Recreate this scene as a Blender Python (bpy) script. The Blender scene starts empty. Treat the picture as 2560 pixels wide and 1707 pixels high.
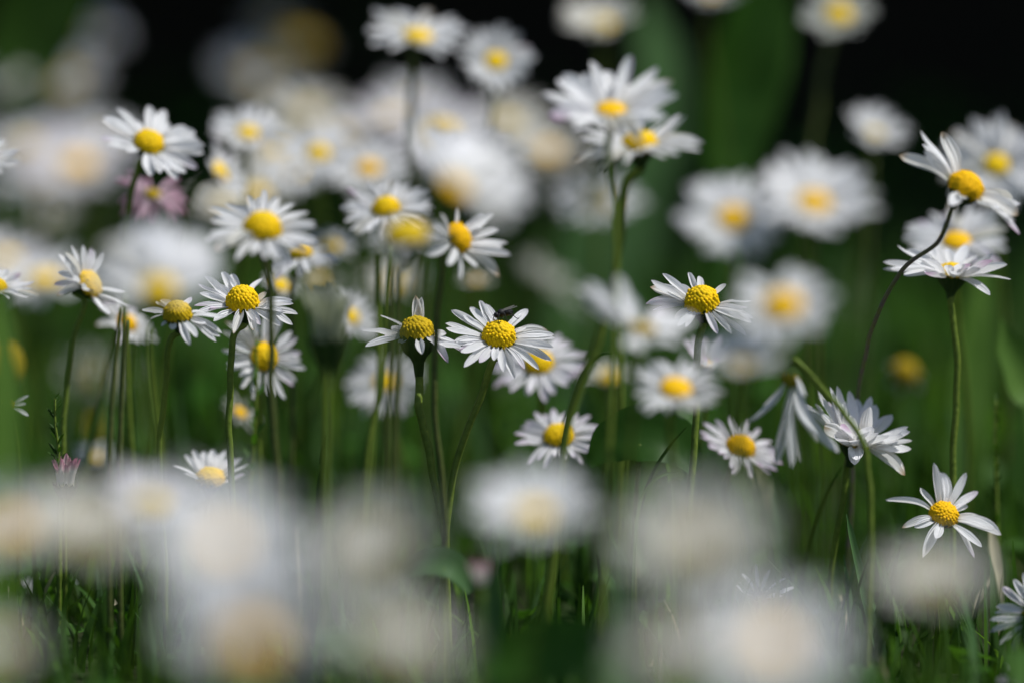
import bpy, math, random
from mathutils import Vector, Matrix
R_ = random.Random(11)
rad = math.radians
S = bpy.context.scene
COL = S.collection

# ---------------------------------------------------------------- camera, sky, sun, exposure
DIST = 0.95                     # focus distance (m)
FIELD = 0.186                   # width of the picture at that distance (m)
APER = 0.030                    # aperture diameter (m)
PITCH = math.atan(0.12)
CAMH = 0.172
cam_d = bpy.data.cameras.new('camera')
cam = bpy.data.objects.new('camera', cam_d); COL.objects.link(cam)
cam.location = (0, 0, CAMH)
cam.rotation_euler = (math.pi/2 - PITCH, 0, 0)
cam_d.sensor_width = 22.2
cam_d.lens = 22.2*DIST/FIELD
cam_d.clip_start = 0.02; cam_d.clip_end = 200
cam_d.dof.use_dof = True
cam_d.dof.focus_distance = DIST
cam_d.dof.aperture_fstop = cam_d.lens/1000/APER
S.camera = cam

SUN_EL, SUN_AZ = 60, 94         # azimuth clockwise from +Y (away from the camera) towards +X
w = bpy.data.worlds.new('World'); S.world = w; w.use_nodes = True
nt = w.node_tree
sky = nt.nodes.new('ShaderNodeTexSky'); sky.sky_type = 'NISHITA'; sky.sun_disc = False
sky.sun_elevation = rad(SUN_EL); sky.sun_rotation = rad(SUN_AZ)
nt.links.new(sky.outputs[0], nt.nodes['Background'].inputs[0])
nt.nodes['Background'].inputs[1].default_value = 0.09
sd = bpy.data.lights.new('sun', 'SUN'); sd.energy = 4.2; sd.angle = rad(0.5); sd.color = (1, .985, .96)
so = bpy.data.objects.new('sun', sd); COL.objects.link(so)
sv = Vector((math.sin(rad(SUN_AZ))*math.cos(rad(SUN_EL)), math.cos(rad(SUN_AZ))*math.cos(rad(SUN_EL)), math.sin(rad(SUN_EL))))
so.rotation_euler = sv.to_track_quat('Z', 'Y').to_euler()
so.location = sv*5
S.view_settings.view_transform = 'Standard'; S.view_settings.look = 'None'
S.view_settings.exposure = 0.32; S.view_settings.gamma = 1

# ---------------------------------------------------------------- camera frame helpers
XR = Vector((1, 0, 0))
FW = Vector((0, math.cos(PITCH), -math.sin(PITCH)))
UP = Vector((0, math.sin(PITCH), math.cos(PITCH)))
CC = Vector((0, 0, CAMH))
KPX = FIELD/2560/DIST           # metres per photo pixel per metre of distance

def depth(b):                   # blur disc in photo pixels -> distance; + beyond the focus, - before it
    t = b/(APER/FIELD*2560)
    return DIST/(1-t)

def P(px, py, z):
    return CC + FW*z + XR*((px-1280)*KPX*z) - UP*((py-853.5)*KPX*z)

def gz(x, y):                   # the lie of the ground
    return 0.003*math.sin(x*21+1.3)*math.cos(y*17) + 0.002*math.sin(x*47+y*39)

# ---------------------------------------------------------------- materials
def new_mat(name):
    m = bpy.data.materials.new(name); m.use_nodes = True
    t = m.node_tree; t.nodes.clear()
    out = t.nodes.new('ShaderNodeOutputMaterial')
    return m, t, out

def N(t, kind, **kw):
    n = t.nodes.new(kind)
    for k, v in kw.items():
        if k.startswith('i_'):
            n.inputs[k[2:].replace('_', ' ')].default_value = v
        else: setattr(n, k, v)
    return n

def leafy(name, c1, c2, trans=0.35, rough=0.6, scale=300, spec=0.12, tint=None, bump=0.0):
    """A thin leaf: noise-mottled base colour, gloss, and light passing through."""
    m, t, out = new_mat(name)
    tc = N(t, 'ShaderNodeTexCoord')
    no = N(t, 'ShaderNodeTexNoise'); no.inputs['Scale'].default_value = scale; no.inputs['Detail'].default_value = 3
    t.links.new(tc.outputs['Object'], no.inputs['Vector'])
    mp = N(t, 'ShaderNodeMapRange'); mp.inputs[1].default_value = .3; mp.inputs[2].default_value = .7
    t.links.new(no.outputs['Fac'], mp.inputs[0])
    mx = N(t, 'ShaderNodeMix', data_type='RGBA'); mx.inputs[6].default_value = (*c1, 1); mx.inputs[7].default_value = (*c2, 1)
    t.links.new(mp.outputs[0], mx.inputs[0])
    p = N(t, 'ShaderNodeBsdfPrincipled'); p.inputs['Roughness'].default_value = rough
    p.inputs['Specular IOR Level'].default_value = spec
    t.links.new(mx.outputs[2], p.inputs['Base Color'])
    if bump:
        bp = N(t, 'ShaderNodeBump'); bp.inputs['Strength'].default_value = bump; bp.inputs['Distance'].default_value = .0004
        t.links.new(no.outputs['Fac'], bp.inputs['Height']); t.links.new(bp.outputs[0], p.inputs['Normal'])
    tr = N(t, 'ShaderNodeBsdfTranslucent')
    g = N(t, 'ShaderNodeMix', data_type='RGBA', blend_type='MULTIPLY'); g.inputs[0].default_value = 1
    g.inputs[7].default_value = (*(tint or (1.5, 1.6, .5)), 1)
    t.links.new(mx.outputs[2], g.inputs[6]); t.links.new(g.outputs[2], tr.inputs['Color'])
    ms = N(t, 'ShaderNodeMixShader'); ms.inputs[0].default_value = trans
    t.links.new(p.outputs[0], ms.inputs[1]); t.links.new(tr.outputs[0], ms.inputs[2])
    t.links.new(ms.outputs[0], out.inputs[0])
    return m

def petal_mat(name, base, tip, tip_from=0.75, under=None, trans=0.40):
    """White ray floret: fine lengthwise veins, colour changing towards the tip (UV v runs base to tip)."""
    m, t, out = new_mat(name)
    uv = N(t, 'ShaderNodeUVMap'); uv.uv_map = 'uv'
    sx = N(t, 'ShaderNodeSeparateXYZ'); t.links.new(uv.outputs[0], sx.inputs[0])
    mr = N(t, 'ShaderNodeMapRange'); mr.inputs[1].default_value = tip_from; mr.inputs[2].default_value = 1.0
    t.links.new(sx.outputs[1], mr.inputs[0])
    mx = N(t, 'ShaderNodeMix', data_type='RGBA'); mx.inputs[6].default_value = (*base, 1); mx.inputs[7].default_value = (*tip, 1)
    t.links.new(mr.outputs[0], mx.inputs[0])
    # greenish cream at the very base of the floret
    mb = N(t, 'ShaderNodeMapRange'); mb.inputs[1].default_value = 0.0; mb.inputs[2].default_value = .16
    t.links.new(sx.outputs[1], mb.inputs[0])
    m2 = N(t, 'ShaderNodeMix', data_type='RGBA'); m2.inputs[6].default_value = (.62, .66, .42, 1)
    t.links.new(mb.outputs[0], m2.inputs[0]); t.links.new(mx.outputs[2], m2.inputs[7])
    col = m2.outputs[2]
    if under is not None:
        geo = N(t, 'ShaderNodeNewGeometry')
        m3 = N(t, 'ShaderNodeMix', data_type='RGBA'); m3.inputs[7].default_value = (*under, 1)
        mf = N(t, 'ShaderNodeMath', operation='MULTIPLY'); t.links.new(geo.outputs['Backfacing'], mf.inputs[0]); t.links.new(mr.outputs[0], mf.inputs[1])
        t.links.new(mf.outputs[0], m3.inputs[0]); t.links.new(col, m3.inputs[6]); col = m3.outputs[2]
    p = N(t, 'ShaderNodeBsdfPrincipled'); p.inputs['Roughness'].default_value = .55; p.inputs['Specular IOR Level'].default_value = .25
    t.links.new(col, p.inputs['Base Color'])
    wv = N(t, 'ShaderNodeMath', operation='MULTIPLY'); wv.inputs[1].default_value = 38
    sn = N(t, 'ShaderNodeMath', operation='SINE'); t.links.new(sx.outputs[0], wv.inputs[0]); t.links.new(wv.outputs[0], sn.inputs[0])
    bp = N(t, 'ShaderNodeBump'); bp.inputs['Strength'].default_value = .6; bp.inputs['Distance'].default_value = .00015
    t.links.new(sn.outputs[0], bp.inputs['Height']); t.links.new(bp.outputs[0], p.inputs['Normal'])
    tr = N(t, 'ShaderNodeBsdfTranslucent'); t.links.new(col, tr.inputs['Color'])
    ms = N(t, 'ShaderNodeMixShader'); ms.inputs[0].default_value = trans
    t.links.new(p.outputs[0], ms.inputs[1]); t.links.new(tr.outputs[0], ms.inputs[2])
    t.links.new(ms.outputs[0], out.inputs[0])
    return m

M = {}
M['white'] = petal_mat('petal_white', (.88, .88, .88), (.88, .87, .89))
M['lilac'] = petal_mat('petal_lilac', (.84, .83, .84), (.78, .70, .80), .6, under=(.66, .45, .62))
M['cream'] = petal_mat('petal_cream', (.83, .81, .74), (.82, .80, .72))
M['worn'] = petal_mat('petal_worn', (.84, .83, .80), (.52, .38, .22), .84)
M['pink'] = petal_mat('petal_pink', (.80, .62, .68), (.62, .34, .46), .35)
M['budpink'] = petal_mat('petal_bud', (.82, .78, .72), (.70, .32, .42), .58, under=(.66, .26, .36))
M['greengrey'] = petal_mat('petal_greygreen', (.42, .45, .30), (.52, .53, .44))
M['grey'] = petal_mat('petal_grey', (.55, .56, .50), (.50, .50, .46))  # plain grey petals, shared by faded heads and dim far ones

def disc_mat(name, c1, c2, c3):
    """Tube florets: C1 on the beads, C2 between them, C3 towards the unopened middle, all mottled with pollen."""
    m, t, out = new_mat(name)
    geo = N(t, 'ShaderNodeNewGeometry'); tc = N(t, 'ShaderNodeTexCoord')
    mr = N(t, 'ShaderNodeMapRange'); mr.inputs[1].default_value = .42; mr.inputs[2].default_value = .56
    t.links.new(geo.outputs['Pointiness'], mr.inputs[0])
    no = N(t, 'ShaderNodeTexNoise'); no.inputs['Scale'].default_value = 9; no.inputs['Detail'].default_value = 4
    t.links.new(tc.outputs['Object'], no.inputs['Vector'])
    sx = N(t, 'ShaderNodeVectorMath', operation='LENGTH')
    fl = N(t, 'ShaderNodeVectorMath', operation='MULTIPLY'); fl.inputs[1].default_value = (1, 1, 0)
    t.links.new(tc.outputs['Object'], fl.inputs[0]); t.links.new(fl.outputs[0], sx.inputs[0])
    ad = N(t, 'ShaderNodeMath', operation='ADD'); t.links.new(sx.outputs['Value'], ad.inputs[0]); t.links.new(no.outputs['Fac'], ad.inputs[1])
    mc = N(t, 'ShaderNodeMapRange'); mc.inputs[1].default_value = .65; mc.inputs[2].default_value = 1.25
    t.links.new(ad.outputs[0], mc.inputs[0])
    m0 = N(t, 'ShaderNodeMix', data_type='RGBA'); m0.inputs[6].default_value = (*c3, 1); m0.inputs[7].default_value = (*c1, 1)
    t.links.new(mc.outputs[0], m0.inputs[0])
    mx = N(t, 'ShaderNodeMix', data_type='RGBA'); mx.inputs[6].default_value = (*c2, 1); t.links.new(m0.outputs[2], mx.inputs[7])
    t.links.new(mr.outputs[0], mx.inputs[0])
    p = N(t, 'ShaderNodeBsdfPrincipled'); p.inputs['Roughness'].default_value = .7
    p.inputs['Specular IOR Level'].default_value = .08
    t.links.new(mx.outputs[2], p.inputs['Base Color']); t.links.new(p.outputs[0], out.inputs[0])
    return m
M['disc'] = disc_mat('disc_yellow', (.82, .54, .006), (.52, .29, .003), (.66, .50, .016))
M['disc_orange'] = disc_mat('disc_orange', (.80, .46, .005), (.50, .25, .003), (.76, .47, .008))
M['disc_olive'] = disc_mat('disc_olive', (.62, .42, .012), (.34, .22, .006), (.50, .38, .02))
M['disc_brown_shaded'] = disc_mat('disc_brown_shaded', (.34, .23, .010), (.20, .12, .004), (.28, .22, .014))  # darker disc colour, with the shade on dim heads painted in
M['stem'] = leafy('stem_green', (.085, .130, .018), (.13, .18, .026), .10, .5, 900, bump=.5)
M['stem_dark'] = leafy('stem_dark', (.055, .075, .020), (.085, .10, .026), .05, .5, 900, bump=.5)
M['stem_purple'] = leafy('stem_purple', (.17, .12, .13), (.15, .17, .05), .05, .5, 500, bump=.5)
M['calyx'] = leafy('calyx_green', (.020, .040, .010), (.045, .085, .018), .05, .55, 1400, bump=.6)
M['blade'] = leafy('blade_green', (.032, .086, .014), (.050, .118, .020), .40, .6, 160)
M['blade_dark'] = leafy('blade_dark', (.018, .050, .006), (.030, .072, .008), .35, .6, 160)
M['blade_light'] = leafy('blade_light', (.080, .165, .026), (.105, .20, .036), .42, .6, 160)
M['blade_blue'] = leafy('blade_blue', (.055, .125, .042), (.080, .155, .056), .38, .6, 160)
M['blade_dry'] = leafy('blade_dry', (.42, .38, .24), (.55, .50, .34), .30, .6, 160, tint=(1, 1, .8))
M['clover'] = leafy('clover_green', (.022, .080, .007), (.036, .105, .010), .35, .5, 350)
M['leaf_deep'] = leafy('leaf_deep', (.018, .060, .006), (.030, .082, .009), .35, .5, 120)
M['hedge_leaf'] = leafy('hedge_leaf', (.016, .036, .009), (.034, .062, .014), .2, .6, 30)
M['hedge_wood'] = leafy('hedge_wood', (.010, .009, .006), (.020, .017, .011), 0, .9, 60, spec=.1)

def simple(name, c, rough=.5, spec=.5, scale=2000):
    return leafy(name, c, tuple(x*1.5 for x in c), 0, rough, scale, spec, bump=.3)
M['fly'] = simple('fly_black', (.006, .006, .006), .6, .25)
M['fly_eye'] = simple('fly_eye', (.07, .012, .008), .3, .6)
m, t, out = new_mat('fly_wing')
p = N(t, 'ShaderNodeBsdfPrincipled'); p.inputs['Base Color'].default_value = (.16, .15, .14, 1); p.inputs['Roughness'].default_value = .18
tb = N(t, 'ShaderNodeBsdfTransparent'); ms = N(t, 'ShaderNodeMixShader'); ms.inputs[0].default_value = .55
t.links.new(tb.outputs[0], ms.inputs[1]); t.links.new(p.outputs[0], ms.inputs[2]); t.links.new(ms.outputs[0], out.inputs[0])
M['wing'] = m

m, t, out = new_mat('soil')
tc = N(t, 'ShaderNodeTexCoord')
n1 = N(t, 'ShaderNodeTexNoise'); n1.inputs['Scale'].default_value = 45; n1.inputs['Detail'].default_value = 8
t.links.new(tc.outputs['Object'], n1.inputs['Vector'])
cr = N(t, 'ShaderNodeValToRGB')
cr.color_ramp.elements[0].position = .35; cr.color_ramp.elements[0].color = (.012, .010, .006, 1)
cr.color_ramp.elements[1].position = .68; cr.color_ramp.elements[1].color = (.022, .038, .010, 1)
t.links.new(n1.outputs['Fac'], cr.inputs[0])
p = N(t, 'ShaderNodeBsdfPrincipled'); p.inputs['Roughness'].default_value = .95; p.inputs['Specular IOR Level'].default_value = .1
t.links.new(cr.outputs[0], p.inputs['Base Color'])
bp = N(t, 'ShaderNodeBump'); bp.inputs['Strength'].default_value = .8; bp.inputs['Distance'].default_value = .006
t.links.new(n1.outputs['Fac'], bp.inputs['Height']); t.links.new(bp.outputs[0], p.inputs['Normal']); t.links.new(p.outputs[0], out.inputs[0])
M['soil'] = m

# ---------------------------------------------------------------- mesh helpers
def mesh(name, verts, faces, mats, uvs=None, midx=None, smooth=True):
    me = bpy.data.meshes.new(name)
    me.from_pydata([tuple(v) for v in verts], [], faces)
    for mm in (mats if isinstance(mats, (list, tuple)) else [mats]): me.materials.append(mm)
    if uvs is not None:
        l = me.uv_layers.new(name='uv')
        vi = [0]*len(me.loops); me.loops.foreach_get('vertex_index', vi)
        flat = []
        for i in vi: flat += uvs[i]
        l.data.foreach_set('uv', flat)
    if midx is not None: me.polygons.foreach_set('material_index', midx)
    if smooth: me.polygons.foreach_set('use_smooth', [True]*len(me.polygons))
    me.update()
    return me

def ob(name, me, parent=None, mw=None):
    o = bpy.data.objects.new(name, me); COL.objects.link(o)
    if parent is not None:
        o.parent = parent
        if mw is not None: o.matrix_basis = Matrix.Translation(-parent.location) @ mw
        else: o.matrix_basis = Matrix.Translation(-parent.location)
    elif mw is not None: o.matrix_basis = mw
    return o

def tag(o, label, cat, group=None, kind=None):
    if label: o['label'] = label
    if cat: o['category'] = cat
    if group: o['group'] = group
    if kind: o['kind'] = kind
    return o

def empty(name, loc):
    o = bpy.data.objects.new(name, None); COL.objects.link(o); o.location = loc
    o.empty_display_size = .005
    return o

def catmull(pts, step=6):
    q = [pts[0]*2-pts[1]] + list(pts) + [pts[-1]*2-pts[-2]]
    out = []
    for i in range(1, len(q)-2):
        a, b, c, d = q[i-1], q[i], q[i+1], q[i+2]
        for k in range(step):
            t = k/step
            out.append(.5*((2*b)+(c-a)*t+(2*a-5*b+4*c-d)*t*t+(3*b-a-3*c+d)*t**3))
    out.append(pts[-1])
    return out

def tube(path, radii, sides=8, capped=True):
    V, F = [], []
    ref = Vector((.31, .89, .33))
    n = len(path)
    for i, p in enumerate(path):
        d = (path[min(i+1, n-1)]-path[max(i-1, 0)]).normalized()
        a = d.cross(ref)
        if a.length < 1e-4: a = d.cross(XR)
        a.normalize(); c = d.cross(a)
        r = radii(i/(n-1)) if callable(radii) else radii
        for k in range(sides):
            th = 2*math.pi*k/sides
            V.append(p + a*(r*math.cos(th)) + c*(r*math.sin(th)))
    for i in range(n-1):
        for k in range(sides):
            F.append((i*sides+k, i*sides+(k+1) % sides, (i+1)*sides+(k+1) % sides, (i+1)*sides+k))
    if capped:
        F.append(tuple(range(sides))[::-1]); F.append(tuple((n-1)*sides+k for k in range(sides)))
    return V, F

def ribbon(path, widths, face, fold=.18, across=4):
    """A leaf blade along PATH; WIDTHS full widths per path point (interpolated); FACE the way its upper side looks."""
    V, F = [], []
    n = len(path)
    for i, p in enumerate(path):
        d = (path[min(i+1, n-1)]-path[max(i-1, 0)]).normalized()
        s = d.cross(face).normalized(); nn = s.cross(d).normalized()
        tt = i/(n-1)*(len(widths)-1); k = min(int(tt), len(widths)-2); f = tt-k; f = f*f*(3-2*f)
        wd = widths[k]*(1-f)+widths[k+1]*f
        for j in range(across+1):
            u = j/across*2-1
            V.append(p + s*(u*wd/2) + nn*(fold*wd*(abs(u)-.5)))
    for i in range(n-1):
        for j in range(across):
            a = i*(across+1)+j
            F.append((a, a+1, a+across+2, a+across+1))
    return V, F

# ---------------------------------------------------------------- daisy pieces (shared meshes)
def petal_profile(v, blunt=.60):
    wd = .34+.66*min(1, v/.50)**.8
    if v > blunt: wd *= max(0, 1-((v-blunt)/(1-blunt))**2.0)**.62*.95+.05
    return wd

def petal_mesh(curl, gut, side, notch, mat, seed):
    r = random.Random(seed)
    V, F, U = [], [], []
    nu, nv = 4, 11
    blunt = r.uniform(.48, .68); k2 = r.uniform(-.06, .06)
    for i in range(nv+1):
        v = (i/nv)**.85
        wd = petal_profile(v, blunt)
        for j in range(nu+1):
            u = j/nu*2-1
            x = v - notch*(1-abs(u))*max(0, v-.85)/.15*.5
            z = curl*v*v + gut*(u*u-.4)*wd*.5 + k2*math.sin(v*5)
            V.append((x, u*wd*.5+side*v*v, z)); U.append((j/nu, v))
    for i in range(nv):
        for j in range(nu):
            a = i*(nu+1)+j; F.append((a, a+nu+1, a+nu+2, a+1))
    return mesh('petal', V, F, mat, U)

PETALS = {}
def petals_for(mat, curly=False):
    if curly:
        if (mat, 1) not in PETALS:
            PETALS[(mat, 1)] = [petal_mesh(random.Random(k).uniform(-.55, .12), random.Random(k+50).uniform(.15, .55), random.Random(k+90).uniform(-.16, .16), .06, M[mat], k*17+2) for k in range(9)]
        return PETALS[(mat, 1)]
    if mat not in PETALS:
        PETALS[mat] = []
        for k in range(10):
            r = random.Random(hash(mat) % 1 + k*7+3)
            PETALS[mat].append(petal_mesh(r.uniform(-.16, .10), r.uniform(.05, .30), r.uniform(-.06, .06), r.choice((0, .04, .08)), M[mat], k*13+5))
    return PETALS[mat]

def disc_mesh(rings, segs, nflor, h, seed, mat, bump=.085):
    r = random.Random(seed)
    fl = []
    ga = math.pi*(3-math.sqrt(5))
    for i in range(nflor):
        rr = math.sqrt((i+.5)/nflor)*1.02; th = i*ga
        fl.append((rr*math.cos(th), rr*math.sin(th), r.uniform(.6, 1.3)*(1 if rr < .55 else r.uniform(1, 2.1))))
    fr = 1.12/math.sqrt(nflor)
    cells = {}
    for f in fl: cells.setdefault((int(f[0]//.15), int(f[1]//.15)), []).append(f)
    def height(x, y):
        b = 0
        cx, cy = int(x//.15), int(y//.15)
        for ix in (-1, 0, 1):
            for iy in (-1, 0, 1):
                for f in cells.get((cx+ix, cy+iy), ()):
                    d2 = ((x-f[0])**2+(y-f[1])**2)/(fr*fr)
                    if d2 < 1: b = max(b, math.sqrt(1-d2)*f[2])
        return b*bump if nflor else 0
    V, F = [], []
    for i in range(rings+1):
        rho = i/rings
        for k in range(segs):
            th = 2*math.pi*k/segs
            a = rho*math.pi/2*1.05
            pr = math.sin(min(a, math.pi/2)); pz = math.cos(a)**.85*h if a < math.pi/2 else -.05
            x, y = rho*math.cos(th), rho*math.sin(th)
            b = height(x, y)
            nx, nz = pr, .55+pz
            ln = math.hypot(nx, nz); nx /= ln; nz /= ln
            V.append(((pr+nx*b)*math.cos(th), (pr+nx*b)*math.sin(th), pz+nz*b))
            if i == 0: break
    def id_(i, k): return 0 if i == 0 else 1+(i-1)*segs+k % segs
    for k in range(segs): F.append((0, id_(1, k), id_(1, k+1)))
    for i in range(1, rings):
        for k in range(segs): F.append((id_(i, k), id_(i+1, k), id_(i+1, k+1), id_(i, k+1)))
    return mesh('disc', V, F, mat)

DISCS = {}
def disc_for(mat, hi, k):
    key = (mat, hi, k)
    if key not in DISCS:
        DISCS[key] = disc_mesh(46, 160, 140, .92+.06*k, k+1, M[mat]) if hi else disc_mesh(14, 36, 60, .66, k, M[mat], .05)
    return DISCS[key]

def calyx_mesh(seed, stem_ratio=.26, hairs=False, deep=1.25):
    r = random.Random(seed); V, F = [], []
    nb = 13; segs = nb*4
    prof = [(-deep-.35, stem_ratio), (-deep, stem_ratio*1.15), (-deep*.72, .46), (-deep*.42, .78), (-.18, .99), (.0, 1.06)]
    if hairs: prof = [(-2.7, .27), (-1.75, .36), (-1.4, .52), (-1.0, .90), (-.5, 1.06), (.0, 1.10)]
    for (z, rr) in prof:
        for k in range(segs):
            th = 2*math.pi*k/segs
            ridge = 1+.05*math.cos(th*nb)*(rr > .4)
            V.append((rr*ridge*math.cos(th), rr*ridge*math.sin(th), z))
    tipz = [r.uniform(.0, .22) for _ in range(nb)]
    for k in range(segs):                     # bract tips
        th = 2*math.pi*k/segs; c = .5+.5*math.cos(th*nb)
        z = tipz[int((th*nb/(2*math.pi)+.5)) % nb]
        V.append(((1.06+.14*c)*math.cos(th), (1.06+.14*c)*math.sin(th), .02+(z+.12)*c))
    for i in range(len(prof)):
        for k in range(segs):
            F.append((i*segs+k, i*segs+(k+1) % segs, (i+1)*segs+(k+1) % segs, (i+1)*segs+k))
    if hairs:                                 # fine hairs, rooted in the surface
        for q in range(420):
            i = r.choice((1, 2, 2, 3, 3, 4)); k = r.randrange(segs)
            a = Vector(V[i*segs+k]); b = Vector(V[(i+1)*segs+k]); p = a.lerp(b, r.random())
            th = math.atan2(p.y, p.x)+r.uniform(-.4, .4)
            e = p+Vector((math.cos(th), math.sin(th), r.uniform(-.5, .2)))*r.uniform(.10, .24)
            s = Vector((-math.sin(th), math.cos(th), 0))*.012
            j = len(V); V += [p-s, p+s, e]; F.append((j, j+1, j+2))
    return mesh('calyx', V, F, M['calyx'])
CALYX = [calyx_mesh(1), calyx_mesh(2), calyx_mesh(3, .26, False, 1.0)]
CALYX_HAIRY = calyx_mesh(9, .30, True, 1.45)

def corolla(r0, L, wd, n, cup, rnd, mat, jit=1.0):
    """All rays of one head, joined at their base ring."""
    V, F, U = [], [], []
    dl = 2*math.pi/n
    for k in range(n):
        a = k*dl-dl/2
        V.append((r0*math.cos(a), r0*math.sin(a), 0)); U.append((.0, .0))
    for k in range(n):
        th = k*dl; V.append((r0*math.cos(th), r0*math.sin(th), .0)); U.append((.5, 0))
    for k in range(n):
        th = k*dl+rnd.uniform(-.35, .35)*dl
        el = cup+rnd.gauss(0, .12)*jit+(.10 if k % 2 else -.05)
        ln = L*rnd.uniform(.82, 1.06); curl = rnd.uniform(-.2, .08)
        c, s = math.cos(th), math.sin(th)
        prev = (k, n+k, (k+1) % n)
        nv = 6
        for i in range(1, nv+1):
            v = i/nv; hw = wd*petal_profile(v)*.5
            x = ln*v; z = curl*ln*v*v
            rr = r0+x*math.cos(el)-z*math.sin(el); zz = x*math.sin(el)+z*math.cos(el)
            ids = []
            for u in (-1, 0, 1):
                V.append((rr*c-u*hw*s, rr*s+u*hw*c, zz+abs(u)*hw*.15)); U.append((.5+u*.5, v)); ids.append(len(V)-1)
            F.append((prev[0], ids[0], ids[1], prev[1])); F.append((prev[1], ids[1], ids[2], prev[2]))
            prev = tuple(ids)
    return mesh('corolla', V, F, M[mat], U)

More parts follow.
